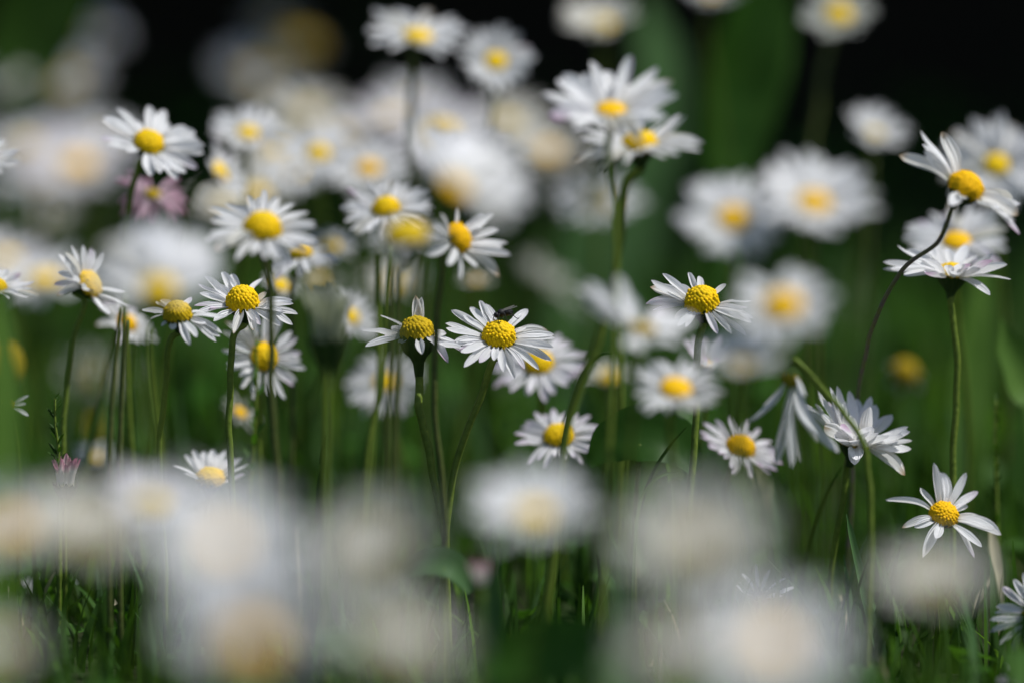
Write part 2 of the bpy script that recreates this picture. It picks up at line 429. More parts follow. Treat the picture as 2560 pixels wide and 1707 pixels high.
GROUP = 'daisies growing in the lawn'
LOG = []
def daisy(px, py, wpx, asp, az, b, label, cup=8, n=26, tips=None, stem=None, mat='white', disc='disc', dr=.285,
          stem_mat='stem', sr=None, hairy=False, pw=.24, jit=1.0, gap=0.0, name='daisy', cat='daisy', group=GROUP, dome=1.0, parts=None, lift=True, base=None, reach=1.0, curly=False):
    seed = int(px*7+py*13) & 0xffff
    if tips is None and n >= 18 and b > -90: n = int(n*1.22); pw *= .88
    if b > 38: wpx *= 1.12; dr /= 1.12
    rnd = random.Random(seed)
    z = depth(b); k = KPX*z
    s = math.sqrt(max(0, 1-asp*asp)); a = rad(az)
    nc = (math.cos(a)*s, math.sin(a)*s, asp)
    n_w = (XR*nc[0]+UP*nc[1]-FW*nc[2]).normalized()
    rd = dr*wpx/2*k
    if lift: c = P(px-nc[0]*.42*dr*wpx/2, py+nc[1]*.42*dr*wpx/2, z)
    else: c = P(px, py, z)
    xa = (XR-n_w*XR.dot(n_w)).normalized()
    if xa.length < .1: xa = UP.copy()
    ya = n_w.cross(xa)
    H = Matrix(((xa.x, ya.x, n_w.x, c.x), (xa.y, ya.y, n_w.y, c.y), (xa.z, ya.z, n_w.z, c.z), (0, 0, 0, 1)))
    RR = wpx/2*k
    sr = sr or .00068*max(.8, min(1.25, rd/.0028))
    neck = c-n_w*(rd*(2.6 if hairy else 1.3))
    # --- stem path, head to ground
    pts = [c-n_w*(rd*.35), neck]
    if stem:
        dz = base if base is not None else rnd.uniform(-.004, .008)
        m = len(stem)
        for i, (sx, sy) in enumerate(stem): pts.append(P(sx, sy, z+dz*(i+1)/m))
        last = pts[-1]; g = gz(last.x, last.y)-.004
        if last.z > g+.002:
            dirv = (pts[-1]-pts[-2]); dirv = dirv/max(1e-6, -dirv.z) if dirv.z < -1e-5 else Vector((0, 0, -1))
            dirv.x = max(-.3, min(.3, dirv.x)); dirv.y = max(-.3, min(.3, dirv.y)); dirv.z = -1
            e = last+dirv*(last.z-g)
            if last.z-g > .012: pts.append(last.lerp(e, .5))
            pts.append(e)
    else:
        hgt = max(.012, c.z)
        bx = c.x-n_w.x*min(.03, hgt*.4)+rnd.uniform(-.006, .006); by = c.y-n_w.y*min(.02, hgt*.3)+rnd.uniform(-.004, .01)
        g = Vector((bx, by, gz(bx, by)-.004))
        mid = neck.lerp(g, .5); mid.x = mid.x*.6+bx*.4+rnd.uniform(-.002, .002); mid.y = mid.y*.6+by*.4
        pts += [neck-n_w*(.004)+Vector((0, 0, -.004)), mid, g]
    root = empty(name, pts[-1])
    path = catmull(pts, 7)
    w1, w2 = rnd.uniform(0, 6), rnd.uniform(0, 6)
    for i in range(8, len(path)-1):
        path[i] = path[i]+XR*(.00007*math.sin(i*.9+w1)+.00016*math.sin(i*.37+w2))
    V, F = tube(path, lambda t: sr*(1.0+.25*max(0, 1-t*9)-.12*t))
    off = root.location
    if abs(b) < 9:
        nv_ = len(path)
        for q in range(int(260*(1 if abs(b) < 6 else .5))):
            i = rnd.randrange(6, nv_-1); p0 = path[i].lerp(path[i+1], rnd.random())
            a_ = rnd.uniform(0, 6.283); dv = (XR*math.cos(a_)-FW*math.sin(a_)+UP*rnd.uniform(-.3, .5)).normalized()
            p1 = p0+dv*sr*.9; e_ = p1+dv*rnd.uniform(.00012, .00034); sd2 = dv.cross(UP).normalized()*.00003
            j_ = len(V); V += [p1-sd2, p1+sd2, e_]; F.append((j_, j_+1, j_+2))
    st = mesh('stem', [v-off for v in V], F, M[stem_mat])
    so_ = bpy.data.objects.new('stem', st); COL.objects.link(so_); so_.parent = root
    Sc = Matrix.Diagonal((rd, rd, rd, 1))
    ob('calyx', CALYX_HAIRY if hairy else CALYX[seed % 3], root, H @ Sc)
    hi = abs(b) < 26
    if disc:
        ob('disc', disc_for(disc, hi, seed % 3), root, H @ Matrix.Diagonal((rd, rd, rd*dome, 1)))
    r0 = rd*.86
    cupr = rad(cup)
    L = (RR-r0)/max(.35, math.cos(cupr))*reach if cup < 60 else (RR)*reach
    if tips is None and abs(b) >= 48:
        wd = min(pw*L*1.15, 2*math.pi*(r0+.6*L)/n*1.25)
        ob('corolla', corolla(r0, L, max(wd, pw*L*.8), n, cupr, rnd, mat, jit), root, H)
    else:
        pm = petals_for(mat, curly)
        todo = []
        if tips is None:
            for i in range(n):
                if rnd.random() < gap+.04: continue
                ph = 2*math.pi*(i+rnd.uniform(-.33, .33))/n
                el = cupr+rnd.gauss(0, .10)*jit+(.09 if i % 2 else -.05)
                todo.append((ph, el, L*rnd.uniform(.84, 1.06)))
        else:
            for tp in tips:
                dx, dy = (tp[0]-px)*k, -(tp[1]-py)*k
                cdx, cdy = dx+nc[0]*.42*rd*(1 if lift else 0), dy+nc[1]*.42*rd*(1 if lift else 0)
                d2 = cdx*cdx+cdy*cdy
                # depth along the view: in the flower's own plane, lifted by the cup, no longer than the reach
                rho = math.sqrt(d2)
                dz = (RR*math.sin(cupr)*.8-cdx*nc[0]-cdy*nc[1])/max(.12, abs(nc[2]))*(1 if nc[2] >= 0 else -1)
                mxl = math.sqrt(max(0, (1.08*RR)**2-d2))
                dz = max(-mxl, min(mxl, dz))
                if len(tp) > 2: dz = tp[2]*mxl
                v = XR*cdx+UP*cdy-FW*dz
                lx, ly, lz = v.dot(xa), v.dot(ya), v.dot(n_w)
                ph = math.atan2(ly, lx); rr = math.hypot(lx, ly)
                el = math.atan2(lz, rr-r0); ln = math.hypot(rr-r0, lz)
                todo.append((ph, el, ln))
        for i, (ph, el, ln) in enumerate(todo):
            wdt = pw*L*rnd.uniform(.82, 1.18)
            mt = H @ Matrix.Rotation(ph, 4, 'Z') @ Matrix.Translation((r0, 0, rd*.02*(i % 3))) @ Matrix.Rotation(-el, 4, 'Y') @ Matrix.Rotation(rnd.gauss(0, .22), 4, 'X') @ Matrix.Diagonal((ln, wdt, ln, 1))
            q = rnd.random()
            me = rnd.choice(pm if not curly or rnd.random() < curly else petals_for(mat))
            if mat == 'white' and q < .16: me = rnd.choice(petals_for('lilac' if q < .09 else ('worn' if q < .13 else 'cream'), q > .06))
            ob('petal', me, root, mt)
    tag(root, label, cat, group)
    LOG.append((label[:40], round(2*RR*1000, 1), round(c.z*1000), round(c.y, 3)))
    return root, H, rd

#@@DAISIES
def T(s, ox, oy, sc): return [((ox+a[0]*sc), (oy+a[1]*sc), *a[2:]) for a in s]
R7 = (850, 650, .2551); R8 = (1550, 600, .2551); Q = .5485
# ---- in the plane of focus
fly_host = daisy(1248, 834, 276, .60, 84, 0, 'crisp white daisy with a small black fly on its yellow disc', 9,
    tips=T([(1085,500),(1205,548),(1270,420),(1372,400),(1428,392),(1770,480),(1852,445),(2047,582),(1815,648),(2100,688),(2106,716),(2092,868),(2070,945),(1948,1020),(1822,1016),(1706,1125),(1600,1040),(1512,955),(1388,972),(1180,918),(1172,835),(1128,765),(1030,632),(1034,682),(1130,800),(1240,1000),(1990,800)], *R7), dome=1.25,
    stem=[(1234,900),(1195,1005),(1150,1130),(1118,1290),(1113,1400)], pw=.205)
daisy(1043, 823, 268, .26, 92, 0, 'half-stripped daisy with few drooping petals, dark hairy calyx and thick stem', -4,
    tips=T([(205,668),(245,812),(300,705),(372,608),(425,482),(500,640),(750,392,0),(765,415,0),(820,932),(570,800),(600,810),(480,730),(1040,722),(1125,775),(1250,938),(1190,872),(1010,770),(1135,800),(1060,860)], *R7),
    stem=[(1049,1010),(1060,1080),(1080,1170),(1108,1310),(1113,1400)], disc='disc_olive', hairy=True, sr=.00080, dr=.295, dome=1.3, pw=.23, curly=.2)
daisy(606, 749, 255, .48, 95, 1, 'sharp white daisy with bulging disc, behind a thin dark crossing stem', 12,
    tips=T([(895,1300),(925,1260),(1003,1242),(1043,1230),(1180,1250),(1215,1335),(1335,1370),(1328,1352),(1357,1440),(1340,1462),(1285,1490),(1172,1502),(1080,1510),(985,1452),(900,1412),(888,1372),(905,1340),(962,1395),(1230,1370),(1180,1440),(930,1330),(970,1290),(1290,1400)], 0, 0, Q),
    stem=[(588,835),(576,930),(572,1050),(580,1180),(582,1400)], dome=1.25, pw=.25, n=26, dr=.30)
daisy(444, 779, 215, .45, 92, -5, 'daisy with pale dusty disc and petals sweeping down beside a bulging-disc daisy', -8,
    tips=T([(1000,1540),(985,1560),(870,1565),(940,1480),(1035,1450),(1020,1500),(700,1380),(680,1440),(740,1490),(790,1500),(960,1420),(905,1530),(690,1410),(640,1400),(720,1350),(860,1360)], 0, 0, Q),
    stem=[(427,850),(415,940),(405,1040),(400,1150),(410,1420)], disc='disc_olive', dome=1.1, dr=.31, pw=.27)
daisy(1754, 748, 258, .55, 97, -1, 'sharp narrow-petalled daisy with half-shaded disc, swept like a pinwheel', 3,
    tips=T([(300,398),(385,400),(420,340),(482,352),(295,475),(275,525),(268,612),(318,643),(580,405),(690,320),(790,362),(1045,438),(1130,600),(1288,615),(1205,710),(1292,730),(1255,765),(1280,825),(1222,946),(1082,926),(928,880),(560,840),(545,728),(740,735),(330,560),(1240,680),(1180,790),(350,440),(640,830)], *R8),
    stem=[(1748,840),(1742,930),(1738,1050),(1730,1200)], dome=1.3, dr=.31, pw=.19)
daisy(2361, 1280, 255, .66, 72, 3, 'ragged daisy with a dozen long curling petals in odd directions', 10,
    tips=T([(985,672),(1097,682),(1157,567),(1245,588),(1315,610),(1370,695),(1470,828),(1432,870),(1345,975),(1364,938),(1160,892),(1110,935),(1040,815),(1092,828),(1240,722),(1190,600),(1320,740),(1400,800)], 1700, 847, Q),
    stem=[(2350,1370),(2345,1450),(2340,1600)], disc='disc_orange', dr=.27, pw=.23, curly=.6)
daisy(2139, 1096, 268, .22, 78, 5, 'fan-shaped daisy with upswept petals hiding its disc, behind a bent stem', 42,
    tips=T([(575,280),(620,240),(690,220),(722,213),(795,233),(822,262),(885,266),(905,308),(945,348),(980,353),(1040,403),(1045,430),(1060,470),(1050,510),(1035,548),(640,400),(680,290),(780,545),(790,520),(760,300),(850,330),(930,420),(650,330),(980,470),(860,400),(740,260),(840,290),(700,300),(1000,420),(610,300),(960,400),(730,390,.85),(770,350,.7),(835,375,.85),(800,425,.95),(885,430,.9),(700,430,.9),(745,300,.4),(860,310,.4)], 1700, 847, Q),
    stem=[(2120,1150),(2100,1280),(2080,1420),(2070,1600)], pw=.27, dr=.27)
daisy(2380, 692, 305, .10, 86, 7, 'wide shallow cup daisy seen from its side, grey-white petal backs', 30,
    tips=T([(925,1220),(935,1172),(985,1130),(1050,1122),(1110,1160),(1150,1120),(1245,1098),(1322,1080),(1365,1130),(1430,1160),(1462,1190),(1492,1238),(1392,1312),(1300,1210,.6),(1200,1210,.8),(1100,1250,.8),(1010,1230),(1060,1170),(1270,1190,.7),(1350,1230,.7),(1400,1200),(1240,1240,.9),(960,1200),(1180,1130)], 1700, 0, Q),
    stem=[(2378,760),(2391,860),(2390,1000),(2385,1150),(2380,1350)], pw=.22, dr=.24, lift=False)
daisy(230, 708, 200, .42, 25, 10, 'daisy turned sideways with upright bunched petals along one edge', 25,
    tips=T([(265,1160),(330,1118),(390,1120),(255,1300),(268,1352),(300,1200),(365,1262),(405,1312),(470,1150),(440,1140),(590,1370),(525,1390),(480,1400),(565,1330),(350,1150),(290,1240),(500,1440),(420,1130)], 0, 0, Q),
    stem=[(212,757),(181,862),(165,975),(160,1100),(150,1400)], disc='disc', dr=.33, pw=.28)
daisy(-14, 715, 210, .30, 85, 9, 'daisy cut by the frame edge with grey petal tips reaching in', 20, n=24, pw=.27)
daisy(375, 352, 262, .62, 66, 16, 'tall white daisy leaning above a pink withered flower', 5,
    tips=T([(463,548),(538,475),(478,515),(470,622),(500,672),(665,480),(737,500),(762,560),(892,590),(932,665),(927,700),(902,760),(852,800),(780,792),(700,792),(682,770),(590,690),(840,580),(900,640),(740,800),(820,805),(610,540)], 0, 0, Q),
    stem=[(342,420),(325,500),(315,640),(310,800),(330,1100)], pw=.30, dr=.27)
daisy(664, 890, 232, .80, 15, 14, 'daisy with a dark stem crossing its square-looking yellow disc', 8, n=23, stem=[(640,960),(645,1080),(650,1250)], pw=.24, dr=.29)
daisy(1346, 902, 250, .60, 98, 22, 'daisy tucked behind the one with a fly, lilac-tinted spread petals', 2, n=22, mat='lilac', pw=.27, dr=.28)
daisy(1396, 1083, 226, .58, 95, 14, 'low daisy with two dark stalks crossing in front of its disc', 4, n=22, mat='lilac', pw=.26, dr=.31)
daisy(527, 1190, 190, .46, 84, 10, 'small low daisy with petals only behind its disc', 28, n=22, tips=T([(800,560),(835,530),(870,510),(920,510),(968,500),(1020,502),(1060,540),(1100,545),(1138,575),(1120,620),(890,540),(990,530),(850,600)], 0, 847, Q), pw=.30, dr=.35)
daisy(1854, 1112, 225, .52, 66, 14, 'shaded daisy with brownish disc below a hanging wilted flower', 8, n=25, disc='disc_orange', mat='lilac', pw=.24, dr=.30)
daisy(2590, 1530, 250, .80, 120, -9, 'daisy cut by the frame edge above ground, with striped narrow petals', 5, n=20, pw=.24)
daisy(2575, 1705, 190, .6, 110, -24, 'pinkish pale daisy poking into the bottom corner', 12, n=16, mat='lilac', pw=.30)
daisy(1897, 1478, 190, .5, 90, 4, 'thin spiky white daisy glimpsed through a hazy flower near the lens', 24, n=7, pw=.13, disc=None, tips=[(1893,1412),(1838,1462),(1858,1430),(1952,1485),(1990,1468),(1960,1440),(1925,1420)], stem=[(1895,1540),(1890,1640)])
daisy(1980, 940, 205, .2, 255, -15, 'wilted daisy hanging head down from an arched stem', 62, mat='white', disc='disc_brown_shaded', pw=.13, dr=.24, lift=False, sr=.00058, curly=True,
    stem=[(1996,905),(2051,968),(2106,1026),(2142,1080),(2166,1140),(2177,1240),(2174,1395),(2172,1600)], base=0.0, tips=T([(435,585),(475,540),(578,530),(500,590),(548,470),(470,440),(395,400),(410,330),(560,270),(440,500)], 1700, 847, Q))
# ---- slightly out of focus
daisy(658, 562, 292, .58, 82, -20, 'broad daisy with wide disc and long stem crossing in front of others', 6, n=24, stem=[(674,690),(677,830),(678,960),(690,1130),(700,1300)], pw=.25, dr=.30, stem_mat='stem_dark')
daisy(965, 516, 235, .58, 97, 20, 'fine-petalled daisy partly covered by a yellow near flower', 8, n=38, stem=[(948,640),(945,800),(950,960),(930,1100),(920,1260)], pw=.17, dr=.28)
daisy(1152, 592, 240, .40, 24, -14, 'daisy facing sideways with orange disc edge on a tall dark stem', 16, n=22, tips=[(1235,530),(1205,535),(1190,552),(1245,575),(1268,605),(1276,640),(1258,657),(1225,660),(1190,672),(1165,695),(1088,560),(1070,598),(1080,640),(1112,535),(1130,660),(1150,520),(1255,620),(1215,550)], disc='disc_orange', stem=[(1110,665),(1090,800),(1086,940),(1092,1080),(1112,1300),(1113,1400)], stem_mat='stem_dark', pw=.25, dr=.30)
daisy(1527, 270, 340, .50, 90, -28, 'large broad-petalled daisy overlapping a smaller one on a tall stem', 22, n=20, stem=[(1522,400),(1535,520),(1540,640),(1530,900)], pw=.29, dr=.22, disc='disc_orange')
daisy(1599, 352, 305, .32, 92, -22, 'daisy on a flared tall stem, tucked under a larger broad-petalled daisy', 16, n=23, stem=[(1562,470),(1548,600),(1535,700),(1490,860),(1440,1000),(1400,1180),(1380,1400)], sr=.00085, pw=.2, dr=.27)
daisy(2418, 461, 330, .50, 58, -10, 'wind-blown daisy with tilted orange disc, gaps and long dark purple stem', 12,
    tips=T([(1000,705),(1085,605),(1130,640),(1205,590),(1245,680),(1225,920),(1560,895),(1550,940),(1568,1040),(1510,1020),(1445,960),(1540,975),(1110,690),(1180,700),(1500,900),(1270,900)], 1700, 0, Q),
    disc='disc_orange', stem=[(2350,600),(2255,674),(2195,790),(2166,870),(2145,990),(2130,1200)], base=.055, sr=.00042, stem_mat='stem_purple', pw=.27, dr=.26)
daisy(2490, 408, 250, .85, 92, 42, 'dense round daisy facing outward above a wind-blown tilted one', 5, n=40, pw=.19, dr=.24)
daisy(2391, 596, 285, .58, 92, 26, 'daisy with orange disc peering over the shallow side-on cup daisy', 10, n=30, pw=.2, dr=.24, disc='disc_orange')
daisy(321, 806, 175, .45, 50, 24, 'small daisy with amber disc behind a brown stem', 10, n=18, pw=.32, disc='disc_orange')
daisy(557, 430, 165, .30, 28, 34, 'daisy in profile showing a thin yellow disc strip', 30, n=20, pw=.3, dr=.36)
daisy(620, 328, 185, .58, 85, 44, 'small daisy hovering above the profile daisy against the dark', 14, n=26, pw=.25)
daisy(384, 482, 185, .6, 75, 26, 'pink withered daisy with ragged petals and orange disc', -12, n=19, mat='pink', disc='disc_brown_shaded', pw=.24, jit=3, dr=.2, curly=True)
daisy(740, 425, 165, .60, 90, 66, 'pale hazy daisy between two yellow-centred small daisies', 10, n=26, pw=.25)
daisy(795, 378, 190, .66, 92, 54, 'small bright daisy with a round golden disc among hazy ones', 8, n=26, pw=.25, dr=.30)
daisy(920, 416, 205, .62, 92, 58, 'hazy daisy with amber disc beside a big glowing near bloom', 12, n=30, pw=.24, disc='disc_orange')
daisy(823, 609, 130, .55, 92, 46, 'little golden-centred daisy peeping from behind the broad daisy', 10, n=22, pw=.28, dr=.40)
daisy(751, 628, 190, .30, 100, 20, 'daisy seen from below with dark calyx and hanging white petals', -15, n=20, pw=.28, dr=.28, disc='disc', stem=[(735,700),(728,800),(730,1000)], stem_mat='stem_dark')
daisy(702, 708, 110, .5, 60, 30, 'tiny daisy with just a yellow patch beside a dark calyx', 15, n=14, pw=.3, dr=.42)
daisy(882, 789, 160, .60, 40, 35, 'daisy with yellow button disc next to a closed grey-green bud', 12, n=22, pw=.26, dr=.27)
daisy(962, 950, 222, .70, 100, 38, 'low daisy split by two green stems over its disc', 4, n=30, pw=.2, dr=.27)
daisy(603, 1028, 125, .45, 45, 28, 'faded little daisy with shrunken petals and yellow eye', 10, n=14, mat='grey', pw=.22, dr=.28, disc='disc_orange')
daisy(1690, 962, 240, .58, 84, -34, 'daisy with bright orange disc and fanned petals on one side', 12, n=26, disc='disc_orange', pw=.23, dr=.32)
daisy(1768, 905, 120, .45, 88, 18, 'half-open daisy with pinkish outer petals behind the orange-disc daisy', 50, n=12, mat='lilac', pw=.3)
daisy(1520, 935, 120, .4, 90, 50, 'tan faded daisy behind a thin curved stalk', 20, n=16, mat='cream', disc='disc_olive', pw=.3, dr=.4)
daisy(1015, 572, 215, .48, 92, -55, 'soft daisy with large mustard disc and sparse pale petals', 8, n=14, pw=.24, dr=.46, disc='disc_olive', stem_mat='stem_dark', stem=[(990,690),(985,850),(980,1100)])
daisy(1953, 755, 280, .66, 100, -80, 'soft daisy with amber disc and few broad petals above hanging flower', 10, n=13, pw=.36, dr=.34, disc='disc_orange')
daisy(1832, 540, 290, .74, 92, -66, 'big full daisy with many petals and orange-peach disc', 12, n=24, pw=.29, dr=.26, disc='disc_orange')
daisy(2035, 499, 320, .62, 82, -68, 'big bowl-shaped daisy with golden disc overlapping a fuller neighbour', 20, n=22, pw=.3, dr=.25, disc='disc_orange')
daisy(1608, 815, 290, .30, 80, -50, 'greyish daisy tipped on its side with drooping broad petals', 5, tips=[(1438,722),(1465,705),(1490,712),(1540,690),(1560,735),(1500,770),(1460,760),(1700,785),(1725,825),(1700,865),(1650,850),(1740,800),(1560,870),(1600,880),(1670,760)], pw=.34, dr=.22, disc='disc_brown_shaded', mat='white')
daisy(1853, 905, 215, .50, 92, -70, 'pale cup daisy with olive calyx beside the orange-disc daisy', 38, n=20, pw=.3, dr=.33, mat='white')
daisy(2265, 925, 100, .8, 70, 55, 'faded flower reduced to a dull orange disc on dark green', -30, n=7, mat='grey', disc='disc_brown_shaded', dr=.66, pw=.3, dome=1.5)
daisy(30, 905, 120, .5, 10, 42, 'orange disc flower half hidden by a wide green leaf', 10, n=8, mat='grey', disc='disc_brown_shaded', dr=.8, pw=.3)
daisy(22, 1008, 100, .5, 40, 6, 'tiny white flower tips poking past a wide green leaf', 10, n=4, pw=.3, disc='disc_olive', tips=[(68,985),(72,1035),(60,1010)])
# ---- far, against the dark
daisy(1045, 84, 232, .44, 84, 44, 'tall goblet-shaped daisy topmost against black shade, thick stalk', 14, n=20, pw=.3, dr=.30, stem=[(1030,180),(1027,340),(1040,480),(1050,700)], sr=.00085, stem_mat='stem_dark')
daisy(1239, 150, 175, .82, 85, 46, 'round tilted daisy just below the goblet-shaped one', 18, n=28, pw=.25, dr=.30)
daisy(1503, 55, 185, .46, 92, 72, 'wide-disc pale daisy high above the large broad-petalled one', 28, n=22, mat='cream', pw=.28, dr=.34, disc='disc_olive')
daisy(2095, 32, 175, .75, 90, 66, 'daisy at the top frame edge on a long dark stalk beside a tall leaf', 14, n=20, mat='grey', pw=.28, dr=.36, stem=[(2060,165),(2040,300),(2030,400),(2030,700)], sr=.00085, stem_mat='stem_dark')
daisy(2188, 330, 150, .55, 75, 64, 'small dim round daisy alone before black shade', 28, n=22, pw=.28, dr=.24, disc='disc_olive')
daisy(1775, -18, 130, .4, 90, 80, 'daisy barely showing at the top frame edge over a tall leaf', 20, n=20)
daisy(647, 180, 210, .55, 85, 151.0, 'large misty white daisy over the profile daisy', 18, n=28, pw=.28)
daisy(745, 100, 140, .5, 90, 151.0, 'misty olive-yellow daisy head above a large misty white one', 5, n=10, mat='grey', disc='disc_brown_shaded', dr=.66, pw=.3)
daisy(690, 55, 150, .3, 90, 152.0, 'dim grey daisy smudge beside the olive-yellow head', 25, n=14, mat='grey', disc='disc_olive')
daisy(768, 275, 200, .5, 90, 120, 'misty greenish-white daisy under the large misty white one', 15, n=24, mat='cream', disc='disc_olive')
daisy(219, 82, 165, .5, 80, 154.0, 'misty grey daisy uppermost of the far cluster above the tall leaning daisy', 20, n=24)
daisy(160, 197, 185, .55, 95, 151.0, 'misty white daisy with dull yellow side under a misty grey one', 15, n=26, disc='disc_olive')
daisy(-5, 190, 150, .6, 90, 120, 'misty pale daisy cut by the frame edge, in dark green shade', 15, n=24, mat='cream')
daisy(-40, 392, 190, .4, 85, 20, 'white daisy whose petal tips alone enter at the frame edge', 18, n=22, pw=.3)
daisy(192, 405, 265, .55, 90, 105, 'hazy lilac-white daisy with tan disc beside the tall leaning daisy', 15, n=30, mat='lilac', disc='disc_orange', dr=.3)
daisy(62, 355, 200, .5, 95, 110, 'hazy pale daisy next to the lilac-white one', 15, n=26, mat='lilac', disc='disc_olive')
daisy(75, 530, 200, .45, 90, 128, 'hazy tan-white daisy over a wide white daisy mass', 15, n=24, mat='cream', disc='disc_olive')
daisy(108, 690, 265, .40, 95, 70, 'wide soft white daisy behind the sideways bunched one', 10, n=28)
daisy(642, 478, 185, .6, 92, 72, 'soft white daisy rising behind the broad wide-disc daisy', 18, n=26, mat='cream')
daisy(1100, 325, 270, .60, 92, 82, 'soft daisy of countless thin petals behind a glowing near bloom', 14, n=44, pw=.15, mat='lilac')
daisy(975, 290, 190, .5, 90, 92, 'soft white daisy beside the one of countless thin petals', 15, n=26, mat='lilac')
daisy(1265, 300, 200, .55, 90, 96, 'soft cream daisy with faint yellow disc right under the round tilted one', 15, n=24, mat='cream', disc='disc_olive')
daisy(1368, 375, 200, .45, 85, 102, 'soft tan daisy near the large broad-petalled one', 12, n=24, mat='cream', disc='disc_orange')
daisy(1495, 495, 225, .42, 90, 82, 'soft white daisy crossed by two tall green stems', 8, n=22, disc='disc_olive', dr=.34)
daisy(1385, 700, 210, .14, 50, 92, 'soft pale daisy edge-on, slanting over a green gap', 5, n=20, mat='grey', disc=None)
daisy(988, 700, 170, .5, 90, 74, 'soft cream daisy streaked by upright stems', 15, n=20, mat='cream', disc='disc_olive')
daisy(1190, 700, 90, .4, 90, 52, 'tiny peach withered daisy under a sideways-facing daisy', 20, n=12, mat='cream', disc='disc_orange')
daisy(800, 700, 120, .5, 90, 70, 'soft dim daisy over the closed grey-green bud', 10, n=16, mat='grey')
daisy(236, 935, 190, .6, 90, 100, 'dim grey daisy blob down among dark stems', 10, n=20, mat='grey', disc='disc_olive')
daisy(250, 1070, 110, .5, 90, 92, 'dull amber flower head low among stems', 0, n=10, mat='grey', disc='disc_brown_shaded', dr=.8)
daisy(238, 1140, 110, .5, 90, 48, 'pale low daisy beside a pink closed bud', 15, n=18)
daisy(118, 440, 250, .5, 92, 108, 'hazy white daisy merging under the lilac-white one', 14, n=28)
daisy(255, 345, 190, .5, 88, 116, 'hazy grey-white daisy between lilac-white one and black shade', 14, n=24, disc='disc_olive')
daisy(15, 640, 210, .5, 90, 82, 'soft white daisy half out of frame over the wide soft one', 14, n=26, mat='lilac')
daisy(690, 372, 190, .5, 92, 80, 'soft white daisy wedged under a small daisy with round golden disc', 14, n=26, mat='cream')
daisy(868, 335, 190, .5, 92, 94, 'soft white daisy high between golden-disc and amber-disc ones', 14, n=26)
daisy(560, 505, 170, .5, 92, 76, 'soft cream daisy beside the dark calyx of the profile daisy', 14, n=24, mat='cream', disc='disc_olive')
daisy(1030, 250, 190, .5, 92, 104, 'soft white daisy under the goblet-shaped one', 14, n=24, disc='disc_olive')
# ---- close to the lens, very soft
daisy(395, 712, 420, .55, 92, -84, 'glowing near daisy with golden disc low under tall white petals', 8, tips=[(225,684),(228,637),(250,598),(285,571),(325,555),(365,547),(410,547),(455,551),(500,568),(540,603),(556,650),(552,693),(310,616),(450,598),(380,590),(500,641),(280,650),(300,727),(490,727),(350,624),(420,620),(250,624),(530,633),(395,650),(455,581),(345,590),(420,581)], pw=.40, dr=.19, stem=[(372,850),(372,1000),(380,1400)])
daisy(1146, 458, 460, .50, 55, -98, 'glowing near daisy with orange-brown disc, tilted, among far daisies', 10, tips=[(1025,327),(1050,298),(1090,284),(1130,279),(1175,294),(1215,308),(1255,336),(1290,365),(1320,403),(1335,441),(1340,484),(1320,522),(1280,541),(1180,336),(1240,393),(1260,450),(1230,498),(1210,346),(1060,355),(1120,336),(1290,441),(1260,403),(1200,469),(1150,365),(1190,384),(1220,422),(1080,384),(1310,479),(1250,517)], pw=.34, dr=.14, dome=.6, disc='disc_orange', mat='white')
daisy(1333, 1275, 345, .52, 90, -112, 'soft near daisy over low ground with faint yellow disc', 18, n=24, pw=.32, dr=.22)
daisy(378, 1245, 260, .50, 85, -88, 'near daisy with dull yellow eye over a huge white bloom', 26, n=22, pw=.3, dr=.3, mat='lilac', disc='disc_olive')
daisy(560, 1352, 430, .72, 68, -194, 'huge near white bloom with pale peach eye', 10, n=26, pw=.32, dr=.18, disc='disc_orange')
daisy(625, 1600, 420, .75, 88, -214, 'huge near white bloom lowest, with peach-brown eye at the bottom frame edge', 6, tips=[(430,1590),(440,1530),(470,1480),(510,1440),(560,1410),(610,1395),(660,1395),(710,1405),(760,1430),(800,1470),(830,1520),(840,1580),(530,1500),(600,1470),(670,1470),(740,1510),(560,1560),(700,1560),(520,1650),(740,1650)], pw=.40, dr=.26, disc='disc_orange')
daisy(215, 1335, 330, .40, 82, -172, 'near cream bloom side-on with olive calyx', 24, n=24, mat='cream', pw=.34, disc='disc_brown_shaded', dr=.24, lift=False)
daisy(20, 1310, 300, .5, 100, -157, 'near bluish-white bloom with orange eye at the frame edge', 20, n=22, disc='disc_orange', dr=.3)
daisy(-10, 1610, 230, .4, 90, -188, 'near tan bloom in the bottom corner', 15, n=20, mat='cream', disc='disc_olive', dr=.26)
daisy(935, 1372, 320, .62, 112, -198, 'near cream bloom next to the huge white bloom', 16, n=24, mat='cream', pw=.34, disc='disc_brown_shaded', dr=.24, lift=False)
daisy(1000, 1615, 330, .34, 78, -214, 'near greyish bloom with olive underside at the bottom frame edge', 18, n=24, mat='cream', pw=.34, disc='disc_brown_shaded', dr=.24, lift=False)
daisy(1735, 1360, 400, .56, 104, -188, 'near hazy cream bloom behind the low white peach-eyed one', 18, n=24, mat='cream', pw=.32, disc='disc_brown_shaded', dr=.24, lift=False)
daisy(1925, 1600, 430, .66, 88, -200, 'near white bloom with peach eye under a thin spiky daisy', 14, n=26, disc='disc_orange', pw=.32, dr=.22)
daisy(1690, 1620, 300, .36, 110, -209, 'near pale bloom at the bottom frame edge beside the peach-eyed one', 16, n=24, mat='cream', pw=.32, disc='disc_brown_shaded', dr=.24, lift=False)
daisy(2330, 1460, 290, .42, 92, -157, 'near grey-cream bloom with tan calyx below the ragged daisy', 22, n=24, mat='cream', pw=.32, disc='disc_brown_shaded', dr=.24, lift=False)
#@@END

